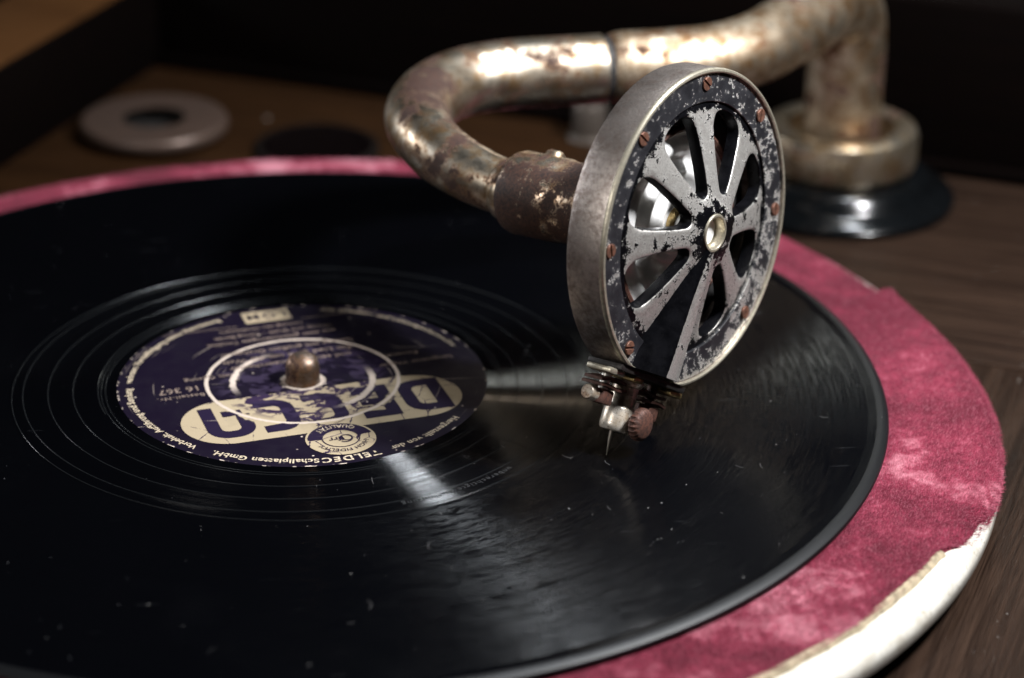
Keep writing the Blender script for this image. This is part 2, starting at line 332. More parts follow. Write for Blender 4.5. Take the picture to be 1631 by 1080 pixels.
# ------------------------------------------------------------------ mesh helpers
class MB:
    def __init__(s): s.v = []; s.f = []
    def add(s, v, f):
        o = len(s.v); s.v += [tuple(p) for p in v]; s.f += [tuple(i+o for i in q) for q in f]; return s
    def lathe(s, prof, seg=96, c=(0, 0, 0), closed=False, axis='z'):
        v = []; f = []; m = len(prof)
        for i in range(seg):
            a = 2*math.pi*i/seg; ca, sa = math.cos(a), math.sin(a)
            for r, z in prof:
                p = (r*ca, r*sa, z)
                if axis == 'x': p = (z, r*ca, r*sa)
                if axis == 'y': p = (r*sa, z, r*ca)
                v.append((p[0]+c[0], p[1]+c[1], p[2]+c[2]))
        for i in range(seg):
            j = (i+1) % seg
            for k in range(m if closed else m-1):
                l = (k+1) % m
                f.append((i*m+k, j*m+k, j*m+l, i*m+l))
        return s.add(v, f)
    def box(s, a, b):
        (x0, y0, z0), (x1, y1, z1) = a, b
        v = [(x0, y0, z0), (x1, y0, z0), (x1, y1, z0), (x0, y1, z0), (x0, y0, z1), (x1, y0, z1), (x1, y1, z1), (x0, y1, z1)]
        return s.add(v, [(3, 2, 1, 0), (4, 5, 6, 7), (0, 1, 5, 4), (1, 2, 6, 5), (2, 3, 7, 6), (3, 0, 4, 7)])
    def tube(s, pts, rad, seg=40, cap=True):
        pts = [Vector(p) for p in pts]; n = len(pts)
        rad = rad if hasattr(rad, '__len__') else [rad]*n
        v = []; f = []; T = []
        for i in range(n):
            T.append((pts[min(i+1, n-1)]-pts[max(i-1, 0)]).normalized())
        u = T[0].orthogonal().normalized()
        for i in range(n):
            u = (u - T[i]*u.dot(T[i])).normalized(); w_ = T[i].cross(u)
            for k in range(seg):
                a = 2*math.pi*k/seg
                v.append(pts[i] + (u*math.cos(a)+w_*math.sin(a))*rad[i])
        for i in range(n-1):
            for k in range(seg):
                l = (k+1) % seg
                f.append((i*seg+k, i*seg+l, (i+1)*seg+l, (i+1)*seg+k))
        if cap:
            f.append(tuple(range(seg-1, -1, -1))); f.append(tuple((n-1)*seg+k for k in range(seg)))
        return s.add(v, f)
    def prism(s, poly, z0, z1):
        n = len(poly)
        v = [(x, y, z0) for x, y in poly]+[(x, y, z1) for x, y in poly]
        f = [tuple(range(n-1, -1, -1)), tuple(range(n, 2*n))]+[(i, (i+1) % n, n+(i+1) % n, n+i) for i in range(n)]
        return s.add(v, f)
    def move(s, fn): s.v = [fn(p) for p in s.v]; return s
    def build(s, name, mat, parent=None, off=(0, 0, 0), bevel=0, sharp=35, kind=None, merge=True, bseg=2):
        me = bpy.data.meshes.new(name)
        me.from_pydata([((x+off[0])*S, (y+off[1])*S, (z+off[2])*S) for x, y, z in s.v], [], s.f)
        bm = bmesh.new(); bm.from_mesh(me)
        if merge: bmesh.ops.remove_doubles(bm, verts=bm.verts, dist=1e-6)
        bmesh.ops.recalc_face_normals(bm, faces=bm.faces)
        if bevel:
            ed = [e for e in bm.edges if len(e.link_faces) == 2 and e.calc_face_angle(0) > math.radians(40)]
            bmesh.ops.bevel(bm, geom=ed, offset=bevel*S, segments=bseg, profile=.5, affect='EDGES', clamp_overlap=True)
        bm.to_mesh(me); bm.free()
        me.polygons.foreach_set('use_smooth', [True]*len(me.polygons))
        me.set_sharp_from_angle(angle=math.radians(sharp))
        me.materials.append(mat)
        o = bpy.data.objects.new(name, me); COL.objects.link(o); o.parent = parent
        if kind: o['kind'] = kind
        return o
def tag(o, label, cat, group=None):
    o['label'] = label; o['category'] = cat
    if group: o['group'] = group
    return o
def empty(name, loc=(0, 0, 0), rot=None):
    o = bpy.data.objects.new(name, None); COL.objects.link(o); o.empty_display_size = .01
    m = (rot or Matrix.Identity(3)).to_4x4(); m.translation = Vector(loc)*S
    o.matrix_world = m
    return o
def spline(pts, n=10, closed=False):
    P = [Vector(p) for p in pts]; out = []; m = len(P)
    for i in range(m if closed else m-1):
        if closed: a, b, c, d = P[i-1], P[i], P[(i+1) % m], P[(i+2) % m]
        else: a, b, c, d = P[max(i-1, 0)], P[i], P[i+1], P[min(i+2, m-1)]
        for k in range(n):
            t = k/n
            out.append(.5*((2*b)+(c-a)*t+(2*a-5*b+4*c-d)*t*t+(3*b-a-3*c+d)*t**3))
    if not closed: out.append(P[-1])
    return out
def interp(xs, ys, x): return float(np.interp(x, xs, ys))

# ------------------------------------------------------------------ the setting: motor board and cabinet walls
E1 = Vector((.905, -.425, 0)).normalized(); E2 = Vector((-E1.y, E1.x, 0))
ROT = Matrix((E1, E2, Vector((0, 0, 1)))).transposed()
deck = empty('motor_board', (0, 0, -15), ROT); deck['kind'] = 'structure'; deck['label'] = 'worn brown wooden motor board under the turntable'
# local x runs along the back wall, local y to the back
def plank(x0, x1, y0, y1, mat, grain, parent=deck, z0=-12, z1=0):
    cx, cy = (x0+x1)/2, (y0+y1)/2
    b = MB()
    if grain == 'x': b.box((x0-cx, y0-cy, z0), (x1-cx, y1-cy, z1))
    else: b.box((y0-cy, -(x1-cx), z0), (y1-cy, -(x0-cx), z1))
    o = b.build('plank', mat, parent, bevel=.5)
    o.location = (cx*S, cy*S, 0)
    if grain == 'y': o.rotation_euler = (0, 0, math.pi/2)
    return o
plank(-147, 20, -260, 94.6, WOOD_GREY, 'y')
plank(20.4, 300, -260, 94.6, WOOD_GREY, 'y')
plank(-147, 40, 95.2, 213.8, WOOD_WARM, 'x')
plank(40.5, 300, 95.2, 213.8, WOOD_GREY, 'x')
lw = empty('cabinet_wall_left', (0, 0, -15), ROT); lw['kind'] = 'structure'
MB().box((-177, -260, -12), (-147.2, 234, 27.6)).build('side_rail', WOOD_RAIL, lw, bevel=1.2)
MB().box((-147.15, -260, .05), (-145.2, 213.6, 27.0)).build('wall_shade_sheet', WOOD_DARK, lw, bevel=.4)  # dark sheet added for the shade on the wall's inner face
bw = empty('cabinet_wall_back', (0, 0, -15), ROT); bw['kind'] = 'structure'
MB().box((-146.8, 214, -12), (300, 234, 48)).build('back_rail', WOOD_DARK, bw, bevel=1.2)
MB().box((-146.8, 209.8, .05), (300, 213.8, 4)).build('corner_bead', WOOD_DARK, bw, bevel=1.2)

# ------------------------------------------------------------------ turntable
tt = empty('turntable', (0, 0, -15)); ZT = 15
tag(tt, 'round metal turntable platter covered in frayed raspberry red velvet', 'turntable')
KR = .9845; PX, PY = 1.0, -2.4              # the platter runs a little out of true
prof = [(r*KR, z) for r, z in [(0, -9.5), (140, -9.5), (148.2, -9.5), (149.2, -9.1), (149.5, -8), (149.3, -6.5), (148.6, -5.2), (147.5, -4.4), (146, -4.05), (140, -4), (0, -4)]]
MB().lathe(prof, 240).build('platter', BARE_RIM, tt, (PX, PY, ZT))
MB().lathe([(0, -14.9), (22, -14.9), (22, -9.6), (0, -9.6)], 48).build('hub', PALE, tt, (0, 0, ZT))
sp = [(0, -4), (3.66, -4), (3.66, 3.4), (3.5, 4.4), (3.0, 5.4), (2.1, 6.1), (1.0, 6.5), (0, 6.6)]
MB().lathe(sp, 48).build('spindle', SPINDLE, tt, (0, 0, ZT))
# velvet: outer radius and lift vary round the platter (a lap near 17 degrees, a torn edge from -31 degrees on)
jt = np.interp(np.linspace(0, 360, 1441), np.linspace(0, 360, 361), rng.normal(0, .14, 361))
jt[-1] = jt[0]
def vel_R(d):
    d = (d+180) % 360-180
    j = float(np.interp(d % 360, np.linspace(0, 360, 1441), jt))
    base = np.interp(d, [-180, -75, -60, -48, -36, -32, -30.5, -29, -20, -8, 5, 13, 16.5, 17.6, 18.4, 30, 60, 100, 130, 180],
                        [146.2, 143.5, 141.6, 141.9, 142.6, 142.9, 144.2, 147.4, 149.2, 149.4, 149.2, 148.6, 147.6, 147.5, 147.2, 147.6, 147.6, 147.0, 146.6, 146.2])
    return (float(base)+j*(.45 if not -32 < d < 17 else 1.0))*KR
def vel_L(d):                                     # lift of the upper layer
    d = (d+180) % 360-180
    return float(np.interp(d, [-40, -31, -25, 8, 14.5, 17.2, 17.9, 18.6], [0, .25, .9, .9, 1.8, 3.2, .3, -.25]))
nz = [[rng.uniform(.015, .13), rng.uniform(0, 6.28), rng.uniform(0, 6.28)] for _ in range(26)]
def lump(x, y):
    s_ = 0
    for k, a, p in nz: s_ += math.sin((x*math.cos(a)+y*math.sin(a))*k*2.2+p)
    return s_/9
vb = MB(); NA = 720
rows = [0.0, .55, .8, .86, .89, .92, .945, .965, .98, .992, 1.0]
vv = []; ff = []
TOPZ = -2.35
def vel_z(x, y, r, R, d):
    z = TOPZ
    if r > 126.5:
        k = min(1, (r-126.5)/5.0)
        z += k*(.30*lump(x, y)+vel_L(d)*min(1, (r-126.5)/14))
    if r > R-4:
        z -= ((r-(R-4))/4)**2*(.5+min(1, max(0, (R-141.5)/3.5))*(2.7+vel_L(d)))
    if r > 144.5: z -= 0
    return z
for i in range(NA):
    d = 360*i/NA; a = math.radians(d); R = vel_R(d)
    for k in rows:
        r = 4.5+(R-4.5)*k if k else 4.5
        x, y = r*math.cos(a), r*math.sin(a)
        vv.append((x, y, vel_z(x, y, r, R, d)))
    zl = -3.9-3.5*min(1, max(0, (R-141.5)/3.5))
    x, y = (R+.1)*math.cos(a), (R+.1)*math.sin(a); vv.append((x, y, zl+.3))
    x, y = (R-3)*math.cos(a), (R-3)*math.sin(a); vv.append((x, y, -3.96))
m = len(rows)+2
for i in range(NA):
    j = (i+1) % NA
    for k in range(m-1): ff.append((i*m+k, j*m+k, j*m+k+1, i*m+k+1))
mat_ = vb.add(vv, ff).build('velvet_mat', VELVET, tt, (PX, PY, ZT), sharp=80)
# beige cloth edge under the torn velvet
bb = MB(); P = []
for i in range(160):
    d = -31.5-i*.55; R = vel_R(d)
    P.append((d, R))
v = []; f = []
for i, (d, R) in enumerate(P):
    a = math.radians(d); e = 1.3+.12*math.sin(i*.31)+.1*math.sin(i*.83)+rng.normal(0, .05)
    for r, z in ((R-2.5, -3.6), (R+.1, -2.75), (R+e*.75, -3.05), (R+e, -3.97)):
        v.append((r*math.cos(a), r*math.sin(a), z))
for i in range(len(P)-1):
    for k in range(3): f.append((i*4+k, (i+1)*4+k, (i+1)*4+k+1, i*4+k+1))
bb.add(v, f).build('cloth_backing', BACKING, tt, (PX, PY, ZT), sharp=80)
# pile: short fibres standing on the mat
NF = 150000
d = np.where(rng.random(NF) < .82, rng.uniform(-72, 42, NF), rng.uniform(42, 288, NF))
lv = []; lf = []
for i in range(NF):
    di = float(d[i]); R = vel_R(di); edge = rng.random() < .12
    r = R-abs(rng.normal(0, .5)) if edge else rng.uniform(122.5, R-.2)
    a = math.radians(di); x, y = r*math.cos(a), r*math.sin(a); z = vel_z(x, y, r, R, di)-.05
    nap = .9+1.1*lump(x*.6+40, y*.6)+rng.normal(0, .55)
    ln = rng.uniform(.45, 1.15)*(1.35 if edge else 1)
    out = .35+.6*edge
    dx = math.cos(nap)*.55*ln+math.cos(a)*out*ln*.6; dy = math.sin(nap)*.55*ln+math.sin(a)*out*ln*.6; dz = ln*(.55 if not edge else .15)
    wv = .05+.06*rng.random(); px, py = -dy, dx; q = math.hypot(px, py)+1e-6; px *= wv/q; py *= wv/q
    o = len(lv)
    lv += [(x-px, y-py, z), (x+px, y+py, z), (x+dx, y+dy, z+dz)]
    lf.append((o, o+1, o+2))
MB().add(lv, lf).build('velvet_pile', PILE, tt, (PX, PY, ZT), kind='stuff', merge=False, sharp=180)

# ------------------------------------------------------------------ the record
rec = empty('gramophone_record', (0, 0, -2.2)); ZR = 2.2
tag(rec, 'black shellac gramophone record with worn purple label lying on the turntable', 'record')
rp = [(3.75, -2.15), (122, -2.15), (124.2, -1.9), (125.0, -1.35), (125.1, -1.0), (124.9, -.55), (124.3, -.2), (123.6, -.02), (122.9, .06), (122.0, .0), (121.3, -.10), (120.7, -.10), (120.3, 0), (100, 0), (80, 0), (62.6, 0), (62.3, -.12), (55, -.12), (41, -.12), (40.2, -.05), (39.4, 0), (3.75, 0), (3.75, -2.15)]
MB().lathe(rp, 360).build('disc', VINYL, rec, (0, 0, ZR), sharp=30)
# run-out spiral and concentric end grooves, standing slightly proud
def ringtube(rf, t0, t1, rad, z, n): return [(rf(t)*math.cos(t), rf(t)*math.sin(t), z) for t in np.linspace(t0, t1, n)]
MB().tube(ringtube(lambda t: 62.0-5.25*(t/(2*math.pi)), .6, 2*math.pi*3.55, .1, 0, 700), .10, 6).move(lambda p: (p[0], p[1], p[2]*.6-.10)).build('run_out_groove', BEAD, rec, (0, 0, ZR))
g = MB()
for rr in (42.9, 42.0, 61.6): g.tube(ringtube(lambda t: rr, 0, 2*math.pi, .1, 0, 260), .085, 6, False)
g.move(lambda p: (p[0], p[1], p[2]*.6-.10)).build('stop_groove', BEAD, rec, (0, 0, ZR))

lab = MB().lathe([(3.8, .06), (19.4, .06), (19.9, .16), (20.4, .30), (20.8, .30), (21.3, .16), (21.8, .06), (38.9, .06), (39.6, .02)], 240).build('label', LABEL_INK, rec, (0, 0, ZR), sharp=80)
lab['label'] = 'dark purple paper label with cream lettering, scuffed and cracked'
TH = math.radians(-165.8)
def lrot(p): return (p[0]*math.cos(TH)-p[1]*math.sin(TH), p[0]*math.sin(TH)+p[1]*math.cos(TH), p[2])
def ridge(x, y):
    r = math.hypot(x, y); return float(np.interp(r, [19.4, 19.9, 20.4, 20.8, 21.3, 21.8], [0, .10, .24, .24, .10, 0]))
def text_mesh(body, size, bold=0.0, space=1.0):
    cu = bpy.data.curves.new('t', 'FONT'); cu.body = body; cu.size = size; cu.offset = bold; cu.space_character = space; cu.resolution_u = 3
    cu.align_x = 'CENTER'
    o = bpy.data.objects.new('t', cu); COL.objects.link(o)
    dg = bpy.context.evaluated_depsgraph_get(); dg.update()
    me = o.evaluated_get(dg).to_mesh()
    v = [tuple(p.co) for p in me.vertices]; f = [tuple(p.vertices) for p in me.polygons]
    o.evaluated_get(dg).to_mesh_clear(); bpy.data.objects.remove(o); bpy.data.curves.remove(cu)
    return v, f
def arc_text(body, size, r, mid, z, bold=0, space=1.0, inward=False):
    v, f = text_mesh(body, size, bold, space); o = []
    for x, y, _ in v:
        if inward: a = math.radians(mid)+x/r; R = r-y
        else: a = math.radians(mid)-x/r; R = r+y
        o.append((R*math.cos(a), R*math.sin(a), z))
    return o, f
def line_text(body, size, x0, y0, z, bold=0, space=1.0, ang=0, sx=1):
    v, f = text_mesh(body, size, bold, space); ca, sa = math.cos(ang), math.sin(ang)
    return [(x0+(x*ca*sx-y*sa), y0+(x*sa*sx+y*ca), z+ridge(x0+x, y0+y)) for x, y, _ in v], f
def capsule(cx, cy, hw, hh, n=20):
    p = []
    for i in range(n+1):
        a = -math.pi/2+math.pi*i/n; p.append((cx+hw-hh+hh*math.cos(a), cy+hh*math.sin(a)))
    for i in range(n+1):
        a = math.pi/2+math.pi*i/n; p.append((cx-hw+hh+hh*math.cos(a), cy+hh*math.sin(a)))
    return p
def ribbon(b, path, wd, z, closed=False):
    P = [Vector((x, y, 0)) for x, y in path]; n = len(P); v = []
    for i in range(n):
        a = P[i-1] if (i or closed) else None; c = P[(i+1) % n] if (i < n-1 or closed) else None
        t1 = (P[i]-a).normalized() if a is not None else None; t2 = (c-P[i]).normalized() if c is not None else None
        t1 = t1 or t2; t2 = t2 or t1
        n1 = Vector((-t1.y, t1.x, 0)); n2 = Vector((-t2.y, t2.x, 0)); mN = (n1+n2).normalized(); k = wd/2/max(.4, mN.dot(n1))
        for s_ in (1, -1):
            q = P[i]+mN*k*s_; v.append((q.x, q.y, z+ridge(q.x, q.y)))
    f = [(2*i, 2*i+1, 2*((i+1) % n)+1, 2*((i+1) % n)) for i in range(n if closed else n-1)]
    b.add(v, f)
def fan(poly, z, c):                                   # filled shape on the label that follows the pressed ridge
    v = []; f = []; n = len(poly); K = 26
    for k in range(K+1):
        for x, y in poly:
            X = c[0]+(x-c[0])*k/K; Y = c[1]+(y-c[1])*k/K; v.append((X, Y, z+ridge(X, Y)))
    for k in range(K):
        for i in range(n): f.append((k*n+i, k*n+(i+1) % n, (k+1)*n+(i+1) % n, (k+1)*n+i))
    return v, f
def lbuild(b, name, mat): return b.move(lrot).build(name, mat, lab, (0, 0, ZR), sharp=180)
cap = capsule(-.6, 14.4, 30.2, 10.0, 40)
dense = []
for i in range(len(cap)):
    a, b_ = Vector(cap[i]), Vector(cap[(i+1) % len(cap)]); k = max(1, int((b_-a).length/.8))
    for q in range(k): dense.append(tuple(a+(b_-a)*q/k))
b = MB(); v, f = fan(dense, .11, (-.6, 14.4))
keep = {i for i, p in enumerate(v) if math.hypot(p[0], p[1]) < 4.6}
b.add(v, [q for q in f if not any(i in keep for i in q)]); lbuild(b, 'logo_plate', LABEL_CREAM)
# logo letters D E C C A drawn as broad strokes
b = MB(); SW = 3.0; ZL = .16
def arcp(cx, cy, r, a0, a1, n=8): return [(cx+r*math.cos(math.radians(a)), cy+r*math.sin(math.radians(a))) for a in np.linspace(a0, a1, n)]
x = -26; y0, y1 = 8.6, 20.3; W_ = 6.6; R0 = 3.0
ribbon(b, [(x, y0), (x, y1)]+[(x+W_-R0, y1)]+arcp(x+W_-R0, y1-R0, R0, 80, 0)+arcp(x+W_-R0, y0+R0, R0, 0, -90), SW, ZL, True)
x = -14.6
ribbon(b, [(x+W_, y0), (x, y0), (x, y1), (x+W_, y1)], SW, ZL); ribbon(b, [(x, 14.4), (x+W_-.8, 14.4)], SW*.9, ZL+.03)
for x in (-3.8, 6.6):
    ribbon(b, [(x+W_, y0), (x+R0, y0)]+arcp(x+R0, y0+R0, R0, -100, -180)+arcp(x+R0, y1-R0, R0, 180, 90)+[(x+W_, y1)], SW, ZL)
x = 16.2; W_ = 7.2
ribbon(b, [(x, y0+3.2), (x, y1-R0)]+arcp(x+R0, y1-R0, R0, 170, 90)+arcp(x+W_-R0, y1-R0, R0, 90, 0)+[(x+W_, y0-1.4)], SW, ZL)
ribbon(b, [(x, y0+2.3), (x+W_-SW, y0+2.3)], SW*.85, ZL+.03)
lbuild(b, 'logo_letters', LABEL_DARK)
# ffrr-style round badge above the logo
bc = (-.4, 28.9)
def ell(rx, ry, n=72, a0=0, a1=360): return [(bc[0]+rx*math.cos(math.radians(a)), bc[1]+ry*math.sin(math.radians(a))) for a in np.linspace(a0, a1, n, endpoint=(a1-a0) < 359)]
b = MB(); b.add(*fan(ell(7.3, 7.2), .20, bc)); lbuild(b, 'badge', LABEL_CREAM)
b = MB(); ribbon(b, ell(5.35, 5.3, 48, 187, 353), 2.9, .25); ribbon(b, ell(3.85, 3.8), .28, .27, True)
ribbon(b, [(bc[0]-.9+2.0*math.cos(a)*(1-.09*a/1), bc[1]+2.1*math.sin(a)*(1-.09*a)) for a in np.linspace(.9, 6.6, 40)], .34, .27)
ribbon(b, [(bc[0]-1.3+1.1*math.cos(a), bc[1]+1.2*math.sin(a)) for a in np.linspace(.6, 5.2, 24)], .30, .28)
b.add(*line_text('ffrr', 2.5, bc[0]+.9, bc[1]-.7, .29, .03))
b.add(*[(lambda vf: ([(p[0]+bc[0], p[1]+bc[1], p[2]) for p in vf[0]], vf[1]))(arc_text('HIGH FIDELITY', 1.6, 4.75, 90, .27, .02, 1.05))][0])
lbuild(b, 'badge_print', LABEL_DARK)
b = MB(); b.add(*[(lambda vf: ([(p[0]+bc[0], p[1]+bc[1], p[2]) for p in vf[0]], vf[1]))(arc_text('QUALITÄT', 1.9, 6.05, 270, .30, .03, 1.1, True))][0])
lbuild(b, 'badge_lettering', LABEL_SMALL)
# rim lettering
b = MB()
for tx, sz, md, bo, spc in (('Hergestellt von der', 2.25, 119.5, .05, 1.08), ('TELDEC', 2.9, 90.5, .08, 1.24), ('Schallplatten GmbH.', 2.45, 63, .07, 1.08),
        ('Vorbehalt. Aufführung und Sendung', 2.25, 14, .05, 1.0), ('verboten. Vervielfältigung sowie Vermietung', 2.1, -45, .05, 1.0), ('Alle Urheber- und Leistungsschutzrechte', 2.0, -140, .02, 1.1)):
    b = MB(); b.add(*arc_text(tx, sz, 36.5, md, .11, bo, spc)); lbuild(b, 'rim_lettering', LABEL_SMALL)
b = MB(); b.add(*fan([(-6, -37.6), (4.6, -37.6), (4.6, -31.9), (-6, -31.9)], .11, (-.7, -34.7))); lbuild(b, 'society_box', LABEL_CREAM)
b = MB(); b.add(*line_text('LOM', 4.0, -.7, -36.2, .17, .08, 1.25)); lbuild(b, 'society_lettering', LABEL_DARK)
b = MB()
b.add(*line_text('16 367', 3.3, 26.2, -4.3, .11, .05, 1.0)); b.add(*line_text('Bestell-Nr.', 2.0, 26.6, -.6, .11, .03, 1.15))
rows_ = [(-7.2, 'Foxtrot', 2.3, -24), (-8.0, 'mit Gesang', 2.2, 19), (-10.8, 'und seinem Tanzorchester', 2.4, 0), (-14.3, 'Ein Lied geht um die Welt', 2.6, 0), (-17.8, 'Gesang mit großem Orchester', 2.3, -1), (-23.6, 'aus dem gleichnamigen Tonfilm', 2.2, 1), (-26.5, 'Worte und Musik - Verlag Berlin', 1.9, 0), (-29.5, 'Leitung des Orchesters', 1.9, 2), (-2.6, 'Langsamer Walzer', 2.1, -26)]
for yy, tx, sz, xo in rows_: b.add(*line_text(tx, sz, xo, yy, .11, .03, 1.05))
ribbon(b, [(-24, -31.2), (-8, -31.2)], .25, .11); ribbon(b, [(7, -31.2), (24, -31.2)], .25, .11)
lbuild(b, 'title_lettering', LABEL_FAINT)
# stamped text in the run-out
b = MB(); b.add(*arc_text('unberechtigte Aufführung', 2.0, 58.6, 0, -.075, .0, 1.25))
a0 = math.radians(-58.5)
b.move(lambda p: (p[0]*math.cos(a0)-p[1]*math.sin(a0), p[0]*math.sin(a0)+p[1]*math.cos(a0), p[2])).build('stamped_lettering', simple('stamped_shellac', (.035, .036, .038), .35), rec, (0, 0, ZR), sharp=180)
# dust and crumbs
dv = []; df = []
for i in range(170):
    r = math.sqrt(rng.uniform(8**2, 122**2)); a = rng.uniform(-1.9, .6) if rng.random() < .7 else rng.uniform(0, 6.28)
    x, y = r*math.cos(a), r*math.sin(a); s_ = .035+.06*rng.random()**3*2; o = len(dv); z = .0 if r > 62.5 else (-.12 if r > 40.5 else .12)
    if abs(r-20.6) < 1.6: continue
    l = 1+2.5*rng.random()**4; q = rng.uniform(0, 6.28)
    for k in range(4):
        t = q+k*math.pi/2; e = s_*(l if k % 2 else 1)*rng.uniform(.6, 1.2); dv.append((x+e*math.cos(t), y+e*math.sin(t), z+.01))
    dv.append((x, y, z+s_*.9)); df += [(o+k, o+(k+1) % 4, o+4) for k in range(4)]
MB().add(dv, df).build('dust', simple('pale_dust', (.30, .29, .28), .9), rec, (0, 0, ZR), kind='stuff', merge=False, sharp=180)

hb = MB()
for i in range(16):
    r = rng.uniform(44, 118); a = rng.uniform(-1.7, .5); q = rng.uniform(0, 6.28); l = rng.uniform(1.0, 3.2); k = rng.uniform(-.5, .5)
    x, y = r*math.cos(a), r*math.sin(a); P_ = []
    for t in np.linspace(0, 1, 9):
        P_.append((x, y, (.05 if r > 62.5 else -.07)+.05*math.sin(t*7))); x += l/8*math.cos(q); y += l/8*math.sin(q); q += k*.5
    hb.tube(P_, .028, 5)
hb.build('lint', simple('grey_lint', (.22, .21, .21), .9), rec, (0, 0, ZR), kind='stuff')

# ------------------------------------------------------------------ soundbox (local x right, y up, z out of the face; origin at the needle tip)
up = Vector((0.31037711, 0.42881382, 0.8484013)); nn = Vector((0.73380593, -0.67543269, 0.07293518)); rt = up.cross(nn)
SROT = Matrix((rt, up, nn)).transposed()
tip = Vector((80.357, -20.84, 42.084))-up*FY-nn*FZ
sb = empty('soundbox', tip, SROT); SO = (0, FY, FZ)
tag(sb, 'round gramophone soundbox with flaking black spoked face and steel needle', 'soundbox')
CH = -31.0
def chord(y): return lambda p: (p[0], max(p[1], y), p[2])
cas = [(9, -8.5), (32.0, -8.5), (32.8, -8.2), (33.0, -7.5), (33.0, .1), (32.9, .45), (32.7, .6), (32.35, .6), (32.1, .4), (32.05, 0), (32.05, -1.6), (26.6, -1.6), (26.6, -4.2), (25.6, -4.2), (25.6, -7.3), (9, -7.3)]
MB().lathe(cas, 200, closed=True).move(chord(CH)).build('casing', CAST, sb, SO, sharp=30)
MB().lathe([(32.07, .2), (32.07, .62), (32.35, .80), (32.75, .72), (32.98, .35), (33.03, -.15), (33.0, -.2)], 200).move(lambda p: (p[0], max(p[1], -30.95), p[2])).build('casing_lip', LIP, sb, SO, sharp=40)
# flat ring of the face
MB().lathe([(26.15, -1.5), (26.15, -.12), (26.3, 0), (31.9, 0), (32.0, -.1), (32.0, -1.5)], 160).move(chord(-30.7)).build('face_ring', FACE_RING, sb, SO, sharp=30)
# spoked dome: eight sectors, the one at the bottom is closed by the lever cover
def dome_z(r): return float(np.interp(r, [0, 3.3, 5.2, 8, 23.5, 25.6, 26.4], [4.9, 4.9, 4.7, 4.0, .15, -.45, -.6]))
half = [(8.2, 0), (8.7, 1.15), (10.5, 2.05), (14, 3.35), (18, 4.55), (21, 5.15), (23.2, 4.7), (24.4, 3.0)]
loop = half+[(24.8, 0)]+[(a, -b_) for a, b_ in half[:0:-1]]
HL = [(p.x, p.y*.99) for p in spline([(a, b_, 0) for a, b_ in loop], 5, True)]; NH = len(HL)
HC = (17.0, 0)
def sector_hit(ang):
    dx, dy = math.cos(ang), math.sin(ang); lo, hi = 0, 40
    for _ in range(40):
        md = (lo+hi)/2; X, Y = HC[0]+dx*md, dy*md
        inside = X > 0 and 4.3 < math.hypot(X, Y) < 26.1 and abs(math.atan2(Y, X)) < math.pi/8
        if inside: lo = md
        else: hi = md
    return [HC[0]+dx*lo, dy*lo]
SB = [sector_hit(math.atan2(b_, a-HC[0])) for a, b_ in HL]
for cr, ca in ((4.3, 1), (4.3, -1), (26.1, 1), (26.1, -1)):
    q = (cr*math.cos(math.pi/8), ca*cr*math.sin(math.pi/8))
    k = min(range(NH), key=lambda i: (SB[i][0]-q[0])**2+(SB[i][1]-q[1])**2); SB[k] = list(q)
dm = MB()
for kk in range(8):
    th0 = math.radians(45*kk)
    if kk == 6:
        pr_ = []
        for i in range(13):
            t = th0-math.pi/8+math.pi/4*i/12
            pr_.append([(r*math.cos(t), r*math.sin(t), dome_z(r)) for r in np.linspace(4.3, 26.1, 16)])
        dm.add([p for q in pr_ for p in q], [(i*16+j, (i+1)*16+j, (i+1)*16+j+1, i*16+j+1) for i in range(12) for j in range(15)])
        continue
    v = []; rings = [(-1, -3.2), (-.06, -3.0), (0, -.45), (.05, -.16), (.16, 0), (.4, 0), (.7, 0), (1.0, 0)]
    for t, dz in rings:
        for (a, b_), (c_, d_) in zip(HL, SB):
            X = a+(c_-a)*max(t, -.0); Y = b_+(d_-b_)*max(t, 0)
            if t == -1: X, Y = a+(c_-a)*.6, b_+(d_-b_)*.6
            r = math.hypot(X, Y)
            v.append((X*math.cos(th0)-Y*math.sin(th0), X*math.sin(th0)+Y*math.cos(th0), dome_z(r)+dz))
    dm.add(v, [(k*NH+i, k*NH+(i+1) % NH, (k+1)*NH+(i+1) % NH, (k+1)*NH+i) for k in range(len(rings)-1) for i in range(NH)])
dm.build('spoked_dome', FACE_DOME, sb, SO, sharp=40)
MB().lathe([(3.3, 1.6), (3.3, 4.75), (3.4, 4.95), (3.6, 5.0), (3.85, 4.95), (4.0, 4.7), (4.1, 3.2)], 48).build('hub_ring', LIP, sb, SO, sharp=40)
# lever cover: a tapering ridge from the hub to the flat bottom edge
v = []; f = []
for i in range(15):
    t = i/14; y = -4.0-(30.95-4.0)*t
    hw = 1.5+1.25*t; fl = 3.0+6.2*t**1.15; zt = 5.1-.5*t
    yb = y
    zb = dome_z(math.hypot(fl, y))-.3 if math.hypot(fl, y) < 26.4 else -.3
    v += [(-fl, yb, zb), (-hw-.8, yb, zt-1.0), (-hw, yb, zt-.15), (-hw+.3, yb, zt), (hw-.3, yb, zt), (hw, yb, zt-.15), (hw+.5, yb, zt-1.2), (fl*.75, yb, zb)]
for i in range(14):
    for k in range(7): f.append((i*8+k, (i+1)*8+k, (i+1)*8+k+1, i*8+k+1))
f.append(tuple(range(7, -1, -1)))
MB().add(v, f).build('lever_cover', FACE_BAR, sb, SO, sharp=30)
